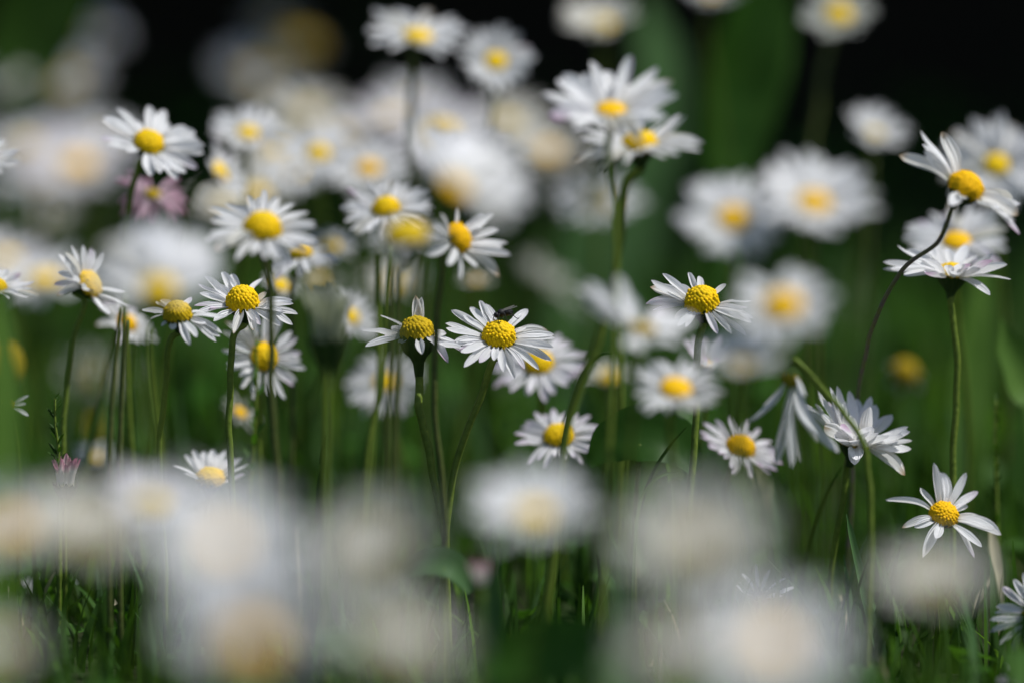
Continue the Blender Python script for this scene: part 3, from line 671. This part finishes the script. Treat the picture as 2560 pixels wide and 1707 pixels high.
# ---------------------------------------------------------------- closed buds
def bud(px, py, wpx, hpx, b, label, mat, stem=None, lean=0, n=16, open_=8, sep=.5):
    rnd = random.Random(px*3+py)
    z = depth(b); k = KPX*z
    up = (UP*math.cos(rad(lean))+XR*math.sin(rad(lean))-FW*.12).normalized()
    c = P(px, py, z)-up*(hpx*.5*k)
    xa = (XR-up*XR.dot(up)).normalized(); ya = up.cross(xa)
    H = Matrix(((xa.x, ya.x, up.x, c.x), (xa.y, ya.y, up.y, c.y), (xa.z, ya.z, up.z, c.z), (0, 0, 0, 1)))
    rd = wpx*.34*k
    pts = [c-up*(rd*.3), c-up*(rd*1.3)]
    for (sx, sy) in (stem or []): pts.append(P(sx, sy, z))
    l = pts[-1]; pts.append(Vector((l.x, l.y, gz(l.x, l.y)-.004)))
    root = empty('daisy_bud', pts[-1]); off = root.location
    V, F = tube(catmull(pts), .00045 if abs(b) < 30 else .0006)
    o = bpy.data.objects.new('stem', mesh('stem', [v-off for v in V], F, M['stem'])); COL.objects.link(o); o.parent = root
    ob('calyx', CALYX[0], root, H @ Matrix.Diagonal((rd, rd, rd*(.8+sep), 1)))
    L = hpx*.85*k
    for i in range(n):
        ring = i % 2
        ph = 2*math.pi*(i+rnd.uniform(-.3, .3))/n
        el = rad(90-open_-ring*6+rnd.gauss(0, 5))
        mt = H @ Matrix.Rotation(ph, 4, 'Z') @ Matrix.Translation((rd*(.72-.3*ring), 0, 0)) @ Matrix.Rotation(-el, 4, 'Y') @ Matrix.Diagonal((L*rnd.uniform(.8, 1.08), rd*.62, L, 1))
        ob('petal', rnd.choice(petals_for(mat)), root, mt)
    tag(root, label, 'daisy bud', 'closed daisy buds')
bud(165, 1170, 84, 88, 1, 'closed pink-tipped daisy bud beside a dark feathery sprig', 'budpink', [(150, 1260), (148, 1480), (148, 1690)], 2, 18, 6)
bud(822, 772, 138, 165, -32, 'closed grey-green daisy bud on a tall straight stem', 'greengrey', [(818, 900), (815, 1100), (812, 1300)], 0, 18, 4, .8)
bud(1201, 1425, 50, 75, -42, 'small reddish daisy bud low under soft near daisy', 'budpink', [(1203, 1500)], 3, 12, 5)
bud(1398, 1602, 42, 52, 0, 'tiny withered pink-white bud beside a short upright grass blade', 'budpink', [(1400, 1650)], 8, 7, 22)
bud(1453, 1628, 46, 50, -1, 'tiny purplish withered bud with a loose curled petal', 'budpink', [(1448, 1670)], 14, 6, 30)
bud(85, 1458, 56, 50, 16, 'small white bud low near the tall bud stalk', 'white', [(88, 1520)], 0, 12, 14)
bud(2226, 1596, 44, 44, 8, 'small cream bud beside a folded grass blade near ground', 'cream', [(2228, 1640)], 0, 12, 10)

# ---------------------------------------------------------------- the fly
def make_fly(px, py, z, Lm):
    c = P(px, py, z)
    ax = (XR*.90+UP*.18+FW*.30).normalized()       # tail direction; the head looks the other way
    upv = (UP*.96-FW*.2-XR*.18); upv = (upv-ax*upv.dot(ax)).normalized(); sd_ = ax.cross(upv)
    H = Matrix(((ax.x, sd_.x, upv.x, c.x), (ax.y, sd_.y, upv.y, c.y), (ax.z, sd_.z, upv.z, c.z), (0, 0, 0, 1)))
    root = empty('fly', c-upv*(Lm*.22))
    def blob(name, cx, cz, rx, ry, rz, mat, cy=0, parent=root, seg=14):
        V, F = [], []
        for i in range(seg+1):
            a = math.pi*i/seg
            for k in range(seg):
                th = 2*math.pi*k/seg
                V.append((cx-rx*math.cos(a), cy+ry*math.sin(a)*math.cos(th), cz+rz*math.sin(a)*math.sin(th)))
        for i in range(seg):
            for k in range(seg): F.append((i*seg+k, i*seg+(k+1) % seg, (i+1)*seg+(k+1) % seg, (i+1)*seg+k))
        return ob(name, mesh(name, [Vector(v)*Lm for v in V], F, mat), root, H)
    blob('thorax', -.10, .08, .22, .19, .21, M['fly'])
    blob('abdomen', .25, .04, .30, .18, .17, M['fly'])
    blob('head', -.37, .03, .13, .16, .15, M['fly'])
    for s in (-1, 1): blob('eye', -.38, .04, .075, .06, .085, M['fly_eye'], s*.085)
    for s in (-1, 1):
        V, F = [], []
        for i in range(9):
            v = i/8; hw = .115*math.sin(math.pi*min(1, v*.86+.10))**.7
            x = -.08+v*.80; y = s*(.07+v*.13); zz = .19+v*.10
            V += [(x, y-hw, zz+.02), (x, y, zz+.03), (x, y+hw, zz)]
        for i in range(8):
            for j in (0, 1): a = i*3+j; F.append((a, a+1, a+4, a+3))
        ob('wing', mesh('wing', [Vector(v)*Lm for v in V], F, M['wing']), root, H)
        for x0, x1 in ((-.2, -.38), (-.08, .02), (.02, .46)):
            pts = [Vector((x0, s*.10, 0))*Lm, Vector(((x0+x1)/2, s*.26, .10))*Lm, Vector((x1*1.15, s*.40, -.24))*Lm, Vector((x1*1.15+.12, s*.44, -.27))*Lm]
            V, F = tube(catmull(pts, 4), .022*Lm, 6)
            ob('leg', mesh('leg', V, F, M['fly']), root, H)
    for s in (-1, 1):
        V, F = tube([Vector((-.45, s*.03, .06))*Lm, Vector((-.52, s*.05, .07))*Lm, Vector((-.56, s*.05, .02))*Lm], .012*Lm, 5)
        ob('antenna', mesh('antenna', V, F, M['fly']), root, H)
    tag(root, 'small black fly resting on top of a daisy disc', 'fly')
make_fly(1258, 786, DIST-.0004, .0036)

# ---------------------------------------------------------------- single blades, leaves and weeds
def leaf_thing(name, cat, label, pts, widths, b, mat, group=None, toground=True, yaw=0.0, fold=.16, dz=0.0, stalk=None):
    z = depth(b); k = KPX*z
    path = [P(x, y, z+dz*i/len(pts)) for i, (x, y) in enumerate(pts)]
    ws = [q*k for q in widths]
    l = path[-1]
    if toground and l.z > .004:
        path.append(Vector((l.x+(l.x-path[-2].x)*.4, l.y, gz(l.x, l.y)-.003))); ws.append(ws[-1]*.8)
    root_loc = path[-1]
    V, F = ribbon(catmull(path, 7), ws, (-FW+XR*(yaw+.35)+UP*.35).normalized(), fold, 4)
    o = ob(name, mesh(name, [v-root_loc for v in V], F, M[mat])); o.location = root_loc
    tag(o, label, cat, group)
    if stalk:
        pp = [P(x, y, z) for x, y in stalk]; e = pp[-1]; pp.append(Vector((e.x, e.y, gz(e.x, e.y)-.003)))
        V, F = tube(catmull(pp), .0005, 6)
        s_ = bpy.data.objects.new('stalk', mesh('stalk', [v-root_loc for v in V], F, M['stem'])); COL.objects.link(s_); s_.parent = o
    return o
GL = 'broad leaves among the daisies'; GB = 'single grass blades standing out'
leaf_thing('broad_leaf', 'leaf', 'tall broad dark leaf rising to the top frame edge', [(1900,-140),(1880,40),(1835,210),(1815,340),(1800,460),(1770,700)], [120,240,280,230,130,60], 85, 'leaf_deep', GL, yaw=.7, fold=.25)
leaf_thing('broad_leaf', 'leaf', 'narrow strip added as the light rim of the tall broad dark leaf', [(1985,30),(1965,170),(1920,290),(1880,380),(1850,480),(1820,700)], [8,34,52,66,70,50], 80, 'blade', GL, yaw=.9, fold=.2)  # the dark leaf's light rim, put in as a separate strip
leaf_thing('broad_leaf', 'leaf', 'dim green leaf in the far corner behind misty daisies', [(150,-120),(110,0),(60,130),(40,300)], [160,260,240,140], 120, 'blade_dark', GL, yaw=.4)
leaf_thing('broad_leaf', 'leaf', 'paler broad leaf beside the tall dark one, behind the large broad-petalled daisy', [(1600,-10),(1640,160),(1630,330),(1590,520),(1560,760)], [60,190,210,170,90], 128, 'blade_blue', GL, yaw=.9)
leaf_thing('broad_leaf', 'leaf', 'wide soft green leaf filling the gap beneath glowing near bloom', [(1500,450),(1490,580),(1460,720),(1420,880),(1400,1050)], [140,300,330,240,140], 108, 'blade_blue', GL, yaw=.9)
leaf_thing('broad_leaf', 'leaf', 'upright light green leaf behind the side-on cup daisy stem', [(2465,560),(2450,760),(2425,960),(2410,1150),(2400,1350)], [30,100,150,150,110], 58, 'blade_light', GL, yaw=.6)
leaf_thing('broad_leaf', 'leaf', 'pale rounded leaf tip bending in at the frame edge', [(2505,800),(2530,880),(2570,960),(2610,1060)], [12,80,120,100], 26, 'blade_light', GL, yaw=-.2)
leaf_thing('broad_leaf', 'leaf', 'wide soft leaf along the frame edge, hiding an orange disc', [(-15,700),(2,840),(10,1000),(8,1150),(-10,1400)], [40,85,115,120,100], -66, 'blade_light', GL, yaw=.9)
leaf_thing('broad_leaf', 'leaf', 'round dark leaf under the orange-disc daisy', [(1470,1160),(1530,1105),(1600,1085),(1680,1105),(1740,1180)], [30,110,150,140,40], 6, 'leaf_deep', GL, toground=False, stalk=[(1600,1110),(1590,1250),(1585,1420)])
leaf_thing('broad_leaf', 'leaf', 'soft bright green leaf low at the bottom frame edge', [(1200,1680),(1300,1640),(1400,1625),(1500,1660),(1580,1730)], [60,150,190,170,60], -75, 'clover', GL, toground=False, stalk=[(1400,1660),(1400,1780)])
leaf_thing('broad_leaf', 'leaf', 'dark curled leaf at the foot of three joined daisy stems', [(1000,1445),(1050,1410),(1110,1405),(1150,1430),(1175,1480)], [20,60,80,70,20], -14, 'blade_blue', GL, toground=False, stalk=[(1110,1420),(1110,1560)])
leaf_thing('broad_leaf', 'leaf', 'rounded green leaf catching light low beside huge white bloom', [(345,1498),(375,1530),(395,1580),(405,1625)], [20,70,82,20], 3, 'clover', GL, toground=False, stalk=[(400,1620),(340,1660),(330,1707)])
leaf_thing('broad_leaf', 'leaf', 'narrow slanted green leaf low in dark grass', [(265,1530),(280,1570),(295,1610),(310,1650)], [14,38,36,12], 8, 'clover', GL, toground=False, stalk=[(308,1648),(320,1707)])
leaf_thing('broad_leaf', 'leaf', 'small triangular leaf beside crossed thin stalks', [(1668,1138),(1680,1165),(1690,1200),(1690,1240)], [6,34,46,20], 8, 'blade_light', GL, stalk=None)
for (x, y0, y1, wd, b, mt, lab) in (
    (690, 905, 1300, 60, 62, 'blade_dark', 'soft wide dark blade behind the dark crossing stem'),
    (760, 960, 1300, 44, 50, 'blade_dark', 'soft blade between dark crossing stem and closed bud'),
    (868, 900, 1300, 92, 74, 'blade', 'soft wide pale green blade behind closed grey-green bud'),
    (930, 990, 1300, 50, 54, 'blade', 'soft blade under the daisy split by two stems'),
    (1175, 960, 1320, 110, 88, 'blade', 'soft wide blade behind the fly-visited daisy stem'),
    (1460, 930, 1200, 90, 70, 'blade_blue', 'soft bluish blade between two low stems'),
    (1660, 960, 1300, 60, 60, 'blade_dark', 'soft dark blade under the orange-disc daisy'),
    (2290, 1100, 1400, 70, 60, 'blade_dark', 'soft dark blade behind the ragged daisy'),
    (2530, 1000, 1500, 90, 50, 'blade', 'soft green blade along the frame edge over striped daisy'),
    (455, 870, 1300, 46, 56, 'blade_dark', 'soft dark blade behind the dusty-disc daisy stem'),
    (330, 880, 1300, 30, 30, 'blade_dark', 'slim soft blade beside the brown stem'),
    (1230, 1330, 1660, 60, -30, 'blade_blue', 'soft bluish blade under soft near daisy'),
    (1560, 1340, 1707, 60, -50, 'blade_blue', 'soft greyish blade rising beside near pale blooms'),
    (1950, 1190, 1450, 26, 25, 'blade_blue', 'slim bluish blade below the shaded daisy'),
    (1745, 1000, 1330, 20, 14, 'blade', 'slim blade under pinkish half-open daisy')):
    q = R_.uniform(-25, 25)
    leaf_thing('grass_blade', 'grass blade', lab, [(x+q, y0), (x+q*.7, y0*.75+y1*.25), (x+q*.3, (y0+y1)/2), (x, y1)], [wd*.12, wd*.65, wd*.95, wd], b, mt, GB, yaw=R_.uniform(-.5, .5))
leaf_thing('grass_blade', 'grass blade', 'sharp folded grass blade beside the arched stem', [(2116,1284),(2128,1340),(2146,1420),(2168,1520),(2195,1620),(2225,1740)], [3,20,26,30,38,46], 0, 'blade_blue', GB, yaw=.3, fold=.35)
leaf_thing('grass_blade', 'grass blade', 'short sharp grass blade tip under closed grey-green bud', [(814,1088),(806,1140),(800,1210),(796,1300),(792,1420)], [3,14,18,20,22], 1, 'blade_dark', GB)
leaf_thing('grass_blade', 'grass blade', 'dark thin stalk curling at its tip before the low daisy', [(1530,884),(1500,888),(1468,918),(1440,975),(1415,1070),(1402,1170),(1395,1400)], [3,7,9,10,10,9,9], 0, 'blade_dark', GB)
leaf_thing('grass_blade', 'grass blade', 'thin straight stalk slanting over the round dark leaf', [(1715,1068),(1670,1120),(1630,1185),(1600,1270),(1580,1400)], [3,8,9,9,9], -2, 'blade_dark', GB)
leaf_thing('grass_blade', 'grass blade', 'thin pale stalk arching beside the straight slanting one', [(1700,1180),(1660,1185),(1630,1205),(1600,1260),(1585,1400)], [3,7,8,8,8], -3, 'blade_light', GB)
leaf_thing('grass_blade', 'grass blade', 'short bright upright blade beside tiny withered buds', [(1508,1550),(1503,1600),(1496,1650),(1485,1730)], [4,16,20,22], -3, 'blade_light', GB)
leaf_thing('grass_blade', 'grass blade', 'short dark bent blade by the tiny pink-white bud', [(1353,1556),(1362,1590),(1375,1640),(1385,1700)], [3,12,16,18], 1, 'blade', GB)
leaf_thing('grass_blade', 'grass blade', 'pale dry blade beside the ragged daisy stem', [(2478,1325),(2485,1370),(2492,1420),(2500,1480)], [16,30,30,20], 12, 'blade_dry', GB)
leaf_thing('grass_blade', 'grass blade', 'thin dark blade curving down from the fan-shaped daisy', [(2105,1165),(2070,1225),(2045,1290),(2015,1390),(2000,1500)], [3,9,11,12,12], 9, 'blade_dark', GB)
leaf_thing('grass_blade', 'grass blade', 'tiny upright bright blade in the bottom corner', [(110,1672),(106,1690),(102,1740)], [3,10,12], 0, 'blade_light', GB)
GS = 'bare stalks between the daisies'
for lab, pts, wd, b, mt in (
    ('brownish bare stalk under the small amber-disc daisy', [(303,770),(292,860),(283,960),(277,1080),(272,1250)], 14, -12, 'stem_dark'),
    ('bare olive stalk close beside the brownish one', [(318,800),(310,900),(304,1010),(300,1120),(298,1250)], 15, -10, 'stem_dark'),
    ('thin green stalk crossing the low daisy under sparse mustard one', [(978,610),(968,760),(962,880),(955,980),(930,1060),(912,1240)], 12, 17, 'stem'),
    ('soft upright stalk between low daisy and orange-disc daisy', [(1546,800),(1550,900),(1555,1010),(1556,1110),(1552,1260)], 20, 26, 'stem'),
    ('soft dark stalk under the tiny cream daisy streaked by stems', [(985,650),(990,760),(988,880),(984,1000),(980,1200)], 16, 34, 'stem_dark'),
    ('slim olive stalk leaning under the dusty-disc daisy', [(372,820),(376,930),(388,1030),(402,1130),(410,1280)], 14, 22, 'stem'),
    ('soft olive stalk beneath the small dim round daisy', [(2180,400),(2176,520),(2168,680),(2160,860)], 14, 62, 'stem_dark')):
    z = depth(b); k = KPX*z
    pp = [P(x, y, z) for x, y in pts]; e = pp[-1]; pp.append(Vector((e.x, e.y, gz(e.x, e.y)-.003)))
    V, F = tube(catmull(pp), lambda t: wd*k/2*(.75+.35*t))
    o = ob('bare_stalk', mesh('bare_stalk', [v-pp[-1] for v in V], F, M[mt])); o.location = pp[-1]
    tag(o, lab, 'stalk', GS)
leaf_thing('petal_fleck', 'fallen petal', 'small fallen cream petal fleck caught in dark grass', [(277,1484),(282,1497),(289,1511)], [7,10,14], 0, 'blade_dry', None, toground=False)
leaf_thing('petal_fleck', 'fallen petal', 'tiny pinkish fallen petal fleck above the cream one', [(187,1446),(191,1454),(195,1460)], [8,10,8], 5, 'lilac', None, toground=False)

def weed(px, py, h, b, label, nleaf, llen, mat, lean=0, spread=.9):
    rnd = random.Random(px+py)
    z = depth(b); k = KPX*z
    pts = [P(px+lean*(i/4)**2+rnd.uniform(-3, 3), py+h*i/4, z) for i in range(5)]
    l = pts[-1]
    if l.z > .004: pts.append(Vector((l.x, l.y, gz(l.x, l.y)-.003)))
    root = empty('weed_sprig', pts[-1]); off = root.location
    path = catmull(pts)
    V, F = tube(path, lambda t: .00022+.0003*t, 6)
    o = bpy.data.objects.new('stem', mesh('stem', [v-off for v in V], F, M['stem'])); COL.objects.link(o); o.parent = root
    V, F = [], []
    for i in range(nleaf):
        t_ = (i+.3)/nleaf*.72; p0 = path[int(t_*(len(path)-1))]
        a = rnd.uniform(0, 6.28); d = Vector((math.cos(a)*spread, math.sin(a)*spread, rnd.uniform(.5, 1.1))).normalized()
        L = llen*rnd.uniform(.7, 1.2)*k*(.55+.6*t_)
        v, f = ribbon([p0, p0+d*L*.4, p0+d*L*.75+Vector((0, 0, L*.05)), p0+d*L], [.10*L, .30*L, .26*L, .02*L], Vector((.2, -.3, 1)).normalized(), .2, 2)
        j = len(V); V += v; F += [tuple(q+j for q in ff) for ff in f]
    o = bpy.data.objects.new('foliage', mesh('foliage', [v-off for v in V], F, M[mat])); COL.objects.link(o); o.parent = root
    tag(root, label, 'weed')
weed(138, 995, 250, 1, 'dark feathery sprig standing over the pink-tipped bud', 22, 46, 'blade_dark', 20)
weed(640, 850, 420, 12, 'leafy green weed stalk climbing between two stems under the square-disc daisy', 20, 52, 'blade', -20, .7)
weed(2488, 1000, 380, 15, 'slim dark seed spike against green blades', 24, 34, 'blade_dark', 8, .5)

# ---------------------------------------------------------------- ground, lawn, hedge
xs = [-40, -15, -6, -3]+[-1.5+.05*i for i in range(61)]+[3, 6, 15, 40]
ys = [-40, -15, -5, -1, 0]+[.2+.04*i for i in range(60)]+[3, 4, 6, 15, 40]
V = [(x, y, gz(x, y) if abs(x) < 2 and 0 < y < 3 else 0) for y in ys for x in xs]
nx = len(xs)
F = [(j*nx+i, j*nx+i+1, (j+1)*nx+i+1, (j+1)*nx+i) for j in range(len(ys)-1) for i in range(nx-1)]
tag(ob('ground', mesh('ground', V, F, M['soil'])), 'dark mossy soil under the lawn', 'ground', None, 'structure')

V, F, MI = [], [], []
rg = random.Random(5)
def add_blade(x, y, h, wd, bend, az, mi, twist=.0):
    g = gz(x, y)-.002
    c, s = math.cos(az), math.sin(az); tx, ty = -s, c
    j = len(V); nseg = 4
    for i in range(nseg+1):
        v = i/nseg
        hw = wd/2*(1-v**2.2)+.00008
        ox = bend*h*v*v; zz = g+h*v*(1-.18*abs(bend)*v)
        V.append((x+c*ox+tx*hw, y+s*ox+ty*hw, zz)); V.append((x+c*ox-tx*hw, y+s*ox-ty*hw, zz))
    for i in range(nseg):
        a = j+i*2; F.append((a, a+1, a+3, a+2)); MI.append(mi)
for _ in range(15000):
    y = .50+1.35*rg.random()**1.1
    half = .13+.14*y
    x = rg.uniform(-half, half)
    if y < .80: h = rg.uniform(.010, .032)
    elif y < 1.04: h = rg.uniform(.010, .026)
    else: h = rg.uniform(.012, .040)
    if y > 1.30 and rg.random() < (y-1.30)/.35: continue
    add_blade(x, y, h, rg.uniform(.0008, .0022), rg.gauss(0, .28), rg.uniform(0, 6.28), rg.choices((0, 1, 2, 3, 4), (30, 48, 8, 14, .3))[0])
for _ in range(6500):
    y = rg.uniform(.74, 1.10); half = .13+.14*y
    add_blade(rg.uniform(-half, half), y, rg.uniform(.005, .019), rg.uniform(.0007, .0020), rg.gauss(0, .45), rg.uniform(0, 6.28), rg.choices((0, 1, 2, 3, 4), (34, 46, 8, 9, 2.2))[0])
tag(ob('grass', mesh('grass', V, F, [M['blade'], M['blade_dark'], M['blade_light'], M['blade_blue'], M['blade_dry']], midx=MI)), 'short green grass filling the lawn between the daisies', 'grass', None, 'stuff')

V, F, MI = [], [], []
for _ in range(1900):
    y = .55+1.6*rg.random(); half = .12+.14*y
    x = rg.uniform(-half, half); g = gz(x, y)
    a = rg.uniform(0, 6.28); L = rg.uniform(.008, .020)*(.6 if .84 < y < 1.08 else 1); el = rg.uniform(.15, .9)
    st = rg.uniform(.002, .016)*(.35 if .84 < y < 1.08 else 1)
    d = Vector((math.cos(a)*math.cos(el), math.sin(a)*math.cos(el), math.sin(el)))
    p0 = Vector((x, y, g)); p1 = p0+Vector((d.x*.3*L, d.y*.3*L, st))
    v, f = ribbon([p0, p1, p1+d*L*.35, p1+d*L*.7-Vector((0, 0, L*.05)), p1+d*L-Vector((0, 0, L*.15))], [.0006, .0008, .45*L, .55*L, .06*L], Vector((.1, -.2, 1)).normalized(), .15, 2)
    j = len(V); V += v; F += [tuple(q+j for q in ff) for ff in f]; MI += [rg.choice((0, 0, 1, 2))]*len(f)
tag(ob('ground_cover', mesh('ground_cover', V, F, [M['clover'], M['leaf_deep'], M['blade']], midx=MI)), 'small round leaves of clover and daisy rosettes covering the soil', 'ground cover', None, 'stuff')

# a dense shady hedge behind the lawn, undercut at its foot to deepen the shade there
hr = random.Random(21)
hroot = empty('hedge', (0, 2.35, 0))
V, F = [], []
for _ in range(9000):
    x = hr.uniform(-4, 4); z = hr.uniform(0, 1.5)
    front = 1.92+.30*max(0, 1-z/.35)+.08*math.sin(x*3.1)+.06*math.sin(x*7+z*5)
    y = front+abs(hr.gauss(0, .10))
    p = Vector((x, y, z)); L = hr.uniform(.03, .07)
    d = Vector((hr.gauss(0, 1), hr.gauss(-.5, .7), hr.gauss(-.2, .7))).normalized()
    v, f = ribbon([p, p+d*L*.5, p+d*L], [.006, .55*L, .004], Vector((hr.gauss(0, .4), -.4, 1)).normalized(), .15, 2)
    j = len(V); V += v; F += [tuple(q+j for q in ff) for ff in f]
for _ in range(6500):                     # out-of-view flank of leaves, added to shade the ground behind the daisies
    x = hr.uniform(.50, 1.70); y = hr.uniform(1.50, 2.4); z = hr.uniform(0, 1.75)
    p = Vector((x+.06*math.sin(y*9+z*4), y+.05*math.sin(x*8+z*6), z)); L = hr.uniform(.04, .09)
    d = Vector((hr.gauss(0, 1), hr.gauss(0, 1), hr.gauss(0, .6))).normalized()
    v, f = ribbon([p, p+d*L*.5, p+d*L], [.006, .60*L, .004], Vector((hr.gauss(0, .6), hr.gauss(-.3, .6), 1)).normalized(), .15, 2)
    j = len(V); V += v; F += [tuple(q+j for q in ff) for ff in f]
for _ in range(2600):                     # top of the hedge
    x = hr.uniform(-4, 4); y = hr.uniform(1.95, 3.0); p = Vector((x, y, 1.5+hr.uniform(-.1, .1))); L = hr.uniform(.03, .07)
    d = Vector((hr.gauss(0, 1), hr.gauss(0, 1), hr.gauss(.3, .5))).normalized()
    v, f = ribbon([p, p+d*L*.5, p+d*L], [.006, .55*L, .004], Vector((hr.gauss(0, .4), -.4, 1)).normalized(), .15, 2)
    j = len(V); V += v; F += [tuple(q+j for q in ff) for ff in f]
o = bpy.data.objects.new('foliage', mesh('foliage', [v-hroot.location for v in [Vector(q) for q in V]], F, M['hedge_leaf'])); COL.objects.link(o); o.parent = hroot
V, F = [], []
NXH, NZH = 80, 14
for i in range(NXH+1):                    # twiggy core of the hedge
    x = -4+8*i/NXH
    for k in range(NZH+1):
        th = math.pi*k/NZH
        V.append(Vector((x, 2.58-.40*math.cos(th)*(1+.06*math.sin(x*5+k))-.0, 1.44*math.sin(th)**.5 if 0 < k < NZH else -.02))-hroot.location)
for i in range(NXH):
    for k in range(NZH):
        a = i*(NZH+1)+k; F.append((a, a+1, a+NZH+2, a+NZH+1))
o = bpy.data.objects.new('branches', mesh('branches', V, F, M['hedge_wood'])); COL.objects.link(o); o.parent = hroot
tag(hroot, 'dense dark shady hedge behind the daisy lawn', 'hedge')
